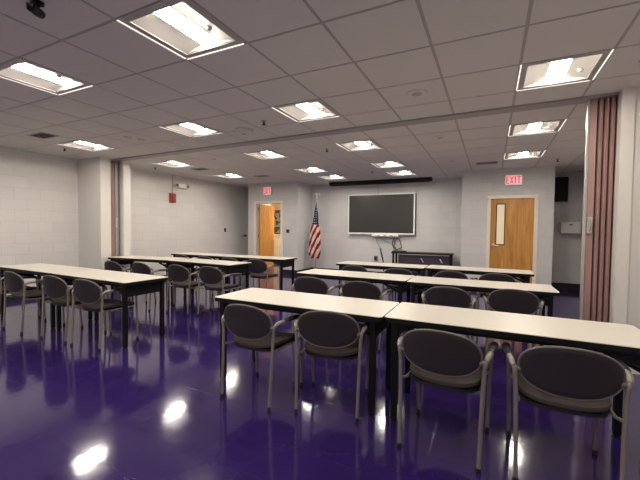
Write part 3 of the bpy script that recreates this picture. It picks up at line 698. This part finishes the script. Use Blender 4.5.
# ------------------------------------------------------------------ chairs
def make_chair():
    root = thing('stacking_armchair', '', 'chair', group='plum-backed armchairs at the tables')
    # origin: midway between the rear feet; the sitter faces +y
    st = MB()
    def sp(c, e): return math.copysign(abs(c)**e, c)
    NU = 36
    def sf(u, v):
        a = 2*PI*u; ca, sa = math.cos(a), math.sin(a)
        k = [0.90, 0.985, 1.0, 0.985, 0.92, 0.6, 0.0][v]; z = [0.438, 0.443, 0.453, 0.468, 0.476, 0.480, 0.479][v]
        x = 0.232*k*sp(ca, 0.5); y = 0.275+0.245*k*sp(sa, 0.55)
        z += 0.030*(x/0.23)**2*(1 if y < 0.25 else 0.6) - 0.022*max(0, (y-0.36)/0.13)**2 + 0.006*max(0, (0.12-y)/0.1)
        return (x, y, z)
    rings = []
    for v in range(6): rings.append([st.bm.verts.new(sf(i/NU, v)) for i in range(NU)])
    for a, b in zip(rings, rings[1:]):
        for i in range(NU): st.bm.faces.new((a[i], a[(i+1) % NU], b[(i+1) % NU], b[i]))
    st.bm.faces.new(list(reversed(rings[0])))
    c = st.bm.verts.new((0, 0.275, 0.470))
    for i in range(NU): st.bm.faces.new((rings[-1][i], rings[-1][(i+1) % NU], c))
    seat = st.build('seat', M['fabric'], root, smooth=True)
    pn = MB(); pn.prism([(0.222*sp(math.cos(2*PI*i/32), 0.5), 0.275+0.235*sp(math.sin(2*PI*i/32), 0.55)) for i in range(32)], 0.424, 0.444)
    pn.build('seat_pan', M['pad'], root)
    # oval back shell, hollow towards the sitter, leaning back
    HW, HH, CZ = 0.236, 0.140, 0.672
    def bpos(x, z, off=0.0):
        return Vector((x, -0.03+0.75*x*x-0.16*(z-CZ)+off, z))
    N = 40
    def rim(i, k): 
        a = 2*PI*i/N
        return (HW*k*sp(math.cos(a), 0.86), CZ+HH*k*sp(math.sin(a), 0.86))
    bk = MB()
    for off, rev in ((-0.008, False), (0.008, True)):
        prev = None
        for k in (1.0, 0.96, 0.8, 0.55, 0.3):
            ring = [bk.bm.verts.new(bpos(*rim(i, k), off if k < 1 else off*0.6)) for i in range(N)]
            if prev:
                for i in range(N): bk.bm.faces.new((prev[i], prev[(i+1) % N], ring[(i+1) % N], ring[i]))
            else:
                if off < 0: first = ring
                else:
                    for i in range(N): bk.bm.faces.new((first[i], first[(i+1) % N], ring[(i+1) % N], ring[i]))
            prev = ring
        cc = bk.bm.verts.new(bpos(0, CZ, off))
        for i in range(N): bk.bm.faces.new((prev[i], prev[(i+1) % N], cc))
    back = bk.build('backrest', M['plum'], root, smooth=True)
    rm = MB().tube([bpos(*rim(i, 1.0)) for i in range(N)], 0.0085, n=6, closed=True)
    rm.build('rim', M['rim'], back, smooth=True)
    for s in (-1, 1):
        # rear leg up to the shoulder of the arm
        MB().tube(smooth_path([(s*0.238, -0.02, 0.012), (s*0.243, 0.0, 0.30), (s*0.250, 0.012, 0.56), (s*0.256, 0.010, 0.63), (s*0.262, 0.018, 0.657)], 4), 0.0125, n=10).build('leg', M['frame'], root, smooth=True)
        # arm: widening forward, with a black pad
        p = smooth_path([(s*0.262, 0.016, 0.655), (s*0.270, 0.05, 0.672), (s*0.278, 0.14, 0.674), (s*0.282, 0.26, 0.668), (s*0.280, 0.36, 0.660), (s*0.272, 0.42, 0.640), (s*0.266, 0.435, 0.605)], 4)
        arm = MB().tube(p, [0.0130+0.005*math.exp(-((k-6)/4.0)**2) for k in range(len(p))], n=10).build('armrest', M['frame'], root, smooth=True)
        pd_ = MB(); pp = smooth_path([(s*0.277, 0.12, 0.683), (s*0.282, 0.22, 0.681), (s*0.283, 0.32, 0.674), (s*0.280, 0.39, 0.662)], 4)
        q_ = len(pp); pd_.tube(pp, [0.012+0.014*math.sin(PI*min(1, max(0, (k+2.0)/(q_+3))))**0.6 for k in range(q_)], n=10, flat=0.6)
        pd_.build('arm_pad', M['pad'], arm, smooth=True)
        MB().tube(smooth_path([(s*0.266, 0.435, 0.615), (s*0.256, 0.450, 0.45), (s*0.248, 0.465, 0.22), (s*0.243, 0.475, 0.012)], 4), 0.0125, n=10).build('leg', M['frame'], root, smooth=True)
        MB().tube([(s*0.246, 0.008, 0.452), (s*0.226, 0.08, 0.436), (s*0.222, 0.40, 0.430), (s*0.254, 0.45, 0.440)], 0.010, n=8).build('seat_rail', M['frame'], root, smooth=True)
        MB().lathe([(0.016, -0.014), (0.019, 0.0), (0.016, 0.012)], (s*0.238, 0.018, 0.640), n=12, axis='x').build('back_knob', M['rim'], root, smooth=True)
        MB().tube([(s*0.25, 0.012, 0.640), (s*0.224, 0.018, 0.640)], 0.008, n=6).build('back_bracket', M['frame'], root)
    MB().tube([(-0.222, 0.16, 0.420), (0.222, 0.16, 0.420)], 0.009, n=8).build('cross_rail', M['frame'], root, smooth=True)
    for s in (-1, 1):
        MB().lathe([(0.014, 0.0), (0.016, 0.004), (0.014, 0.03)], (s*0.2385, -0.0205, 0), n=10).build('glide', M['pad'], root, smooth=True)
        MB().lathe([(0.014, 0.0), (0.016, 0.004), (0.014, 0.03)], (s*0.243, 0.475, 0), n=10).build('glide', M['pad'], root, smooth=True)
    return root
ch = make_chair()
for o in ch.children_recursive: o.data.transform(Matrix.Diagonal((0.945, 0.97, 0.945, 1)))
A_ = 'plum-backed metal armchair '
CH = [
 (-1.665, 2.155, 0, A_+'at nearest right-hand row, leftmost of its four'),
 (-1.035, 2.270, 11, A_+'at nearest right-hand row, second from left, turned slightly'),
 (-0.253, 2.150, -4, A_+'at nearest right-hand row, third from left'),
 (0.375, 2.155, 1, A_+'in the bottom right corner, largest of all'),
 (-1.955, 3.77, 3, A_+'at middle right-hand row, leftmost of its four'),
 (-1.30, 3.74, 3, A_+'at middle right-hand row, second from left'),
 (-0.39, 3.84, 0, A_+'at middle right-hand row, third from left'),
 (0.215, 4.02, 0, A_+'at middle right-hand row, rightmost of its four'),
 (-1.96, 5.32, 3, A_+'at farthest right-hand row, leftmost of its four'),
 (-1.245, 5.28, 2, A_+'at farthest right-hand row, second from left'),
 (-0.50, 5.36, 0, A_+'at farthest right-hand row, third from left'),
 (0.085, 5.38, 0, A_+'at farthest right-hand row, before the closed wooden door'),
 (-3.985, 2.325, 4, A_+'at nearest left-hand row, closest to the aisle'),
 (-4.58, 2.31, 3, A_+'at nearest left-hand row, second from the aisle'),
 (-5.42, 2.27, 0, A_+'at nearest left-hand row, third from the aisle'),
 (-6.16, 2.33, 0, A_+'at nearest left-hand row, farthest from the aisle, cut by the photo edge'),
 (-3.76, 3.99, 1, A_+'at middle left-hand row, closest to the aisle'),
 (-4.345, 3.91, 0, A_+'at middle left-hand row, second from the aisle'),
 (-5.12, 3.85, 0, A_+'at middle left-hand row, third from the aisle'),
 (-5.70, 3.76, 0, A_+'at middle left-hand row, farthest from the aisle'),
 (-3.93, 5.38, 2, A_+'at farthest left-hand row, before the open doorway'),
 (-4.57, 5.38, 0, A_+'at farthest left-hand row, second from the aisle'),
 (-5.20, 5.37, 0, A_+'at farthest left-hand row, third from the aisle'),
 (-5.85, 5.38, 0, A_+'at farthest left-hand row, farthest from the aisle')]
for k, (x, y, rz, lab) in enumerate(CH):
    if k == 0: ch.location = (x, y, 0); ch.rotation_euler = (0, 0, rad(rz)); ch['label'] = lab
    else: dup(ch, (x, y, 0), rad(rz), lab)

# ------------------------------------------------------------------ camera, world, view
F_PX, YAW, PITCH, ROLL, CX, CY = 350.959523, -0.457484, -0.033320, 0.011504, 318.179523, 240.543805
cy_, sy_ = math.cos(YAW), math.sin(YAW)
fwd = Vector((sy_*math.cos(PITCH), cy_*math.cos(PITCH), math.sin(PITCH)))
r0 = Vector((cy_, -sy_, 0)); u0 = r0.cross(fwd)
rr_ = r0*math.cos(ROLL)+u0*math.sin(ROLL); uu = -r0*math.sin(ROLL)+u0*math.cos(ROLL)
cam = bpy.data.cameras.new('camera'); co = bpy.data.objects.new('camera', cam); col.objects.link(co)
mw = Matrix((rr_, uu, -fwd)).transposed().to_4x4(); mw.translation = (0, 0, ZC)
co.matrix_world = mw
cam.sensor_fit = 'HORIZONTAL'; cam.sensor_width = 36; cam.lens = 36*F_PX/640
cam.shift_x = (320-CX)/640; cam.shift_y = (CY-240)/640
cam.clip_start = 0.05
sc.camera = co
wd = bpy.data.worlds.new('world'); sc.world = wd; wd.use_nodes = True
wd.node_tree.nodes['Background'].inputs[0].default_value = (0.02, 0.02, 0.02, 1)
sc.view_settings.view_transform = 'Standard'; sc.view_settings.look = 'None'; sc.view_settings.gamma = 1
sc.view_settings.exposure = 1.33
sc.view_settings.use_curve_mapping = False
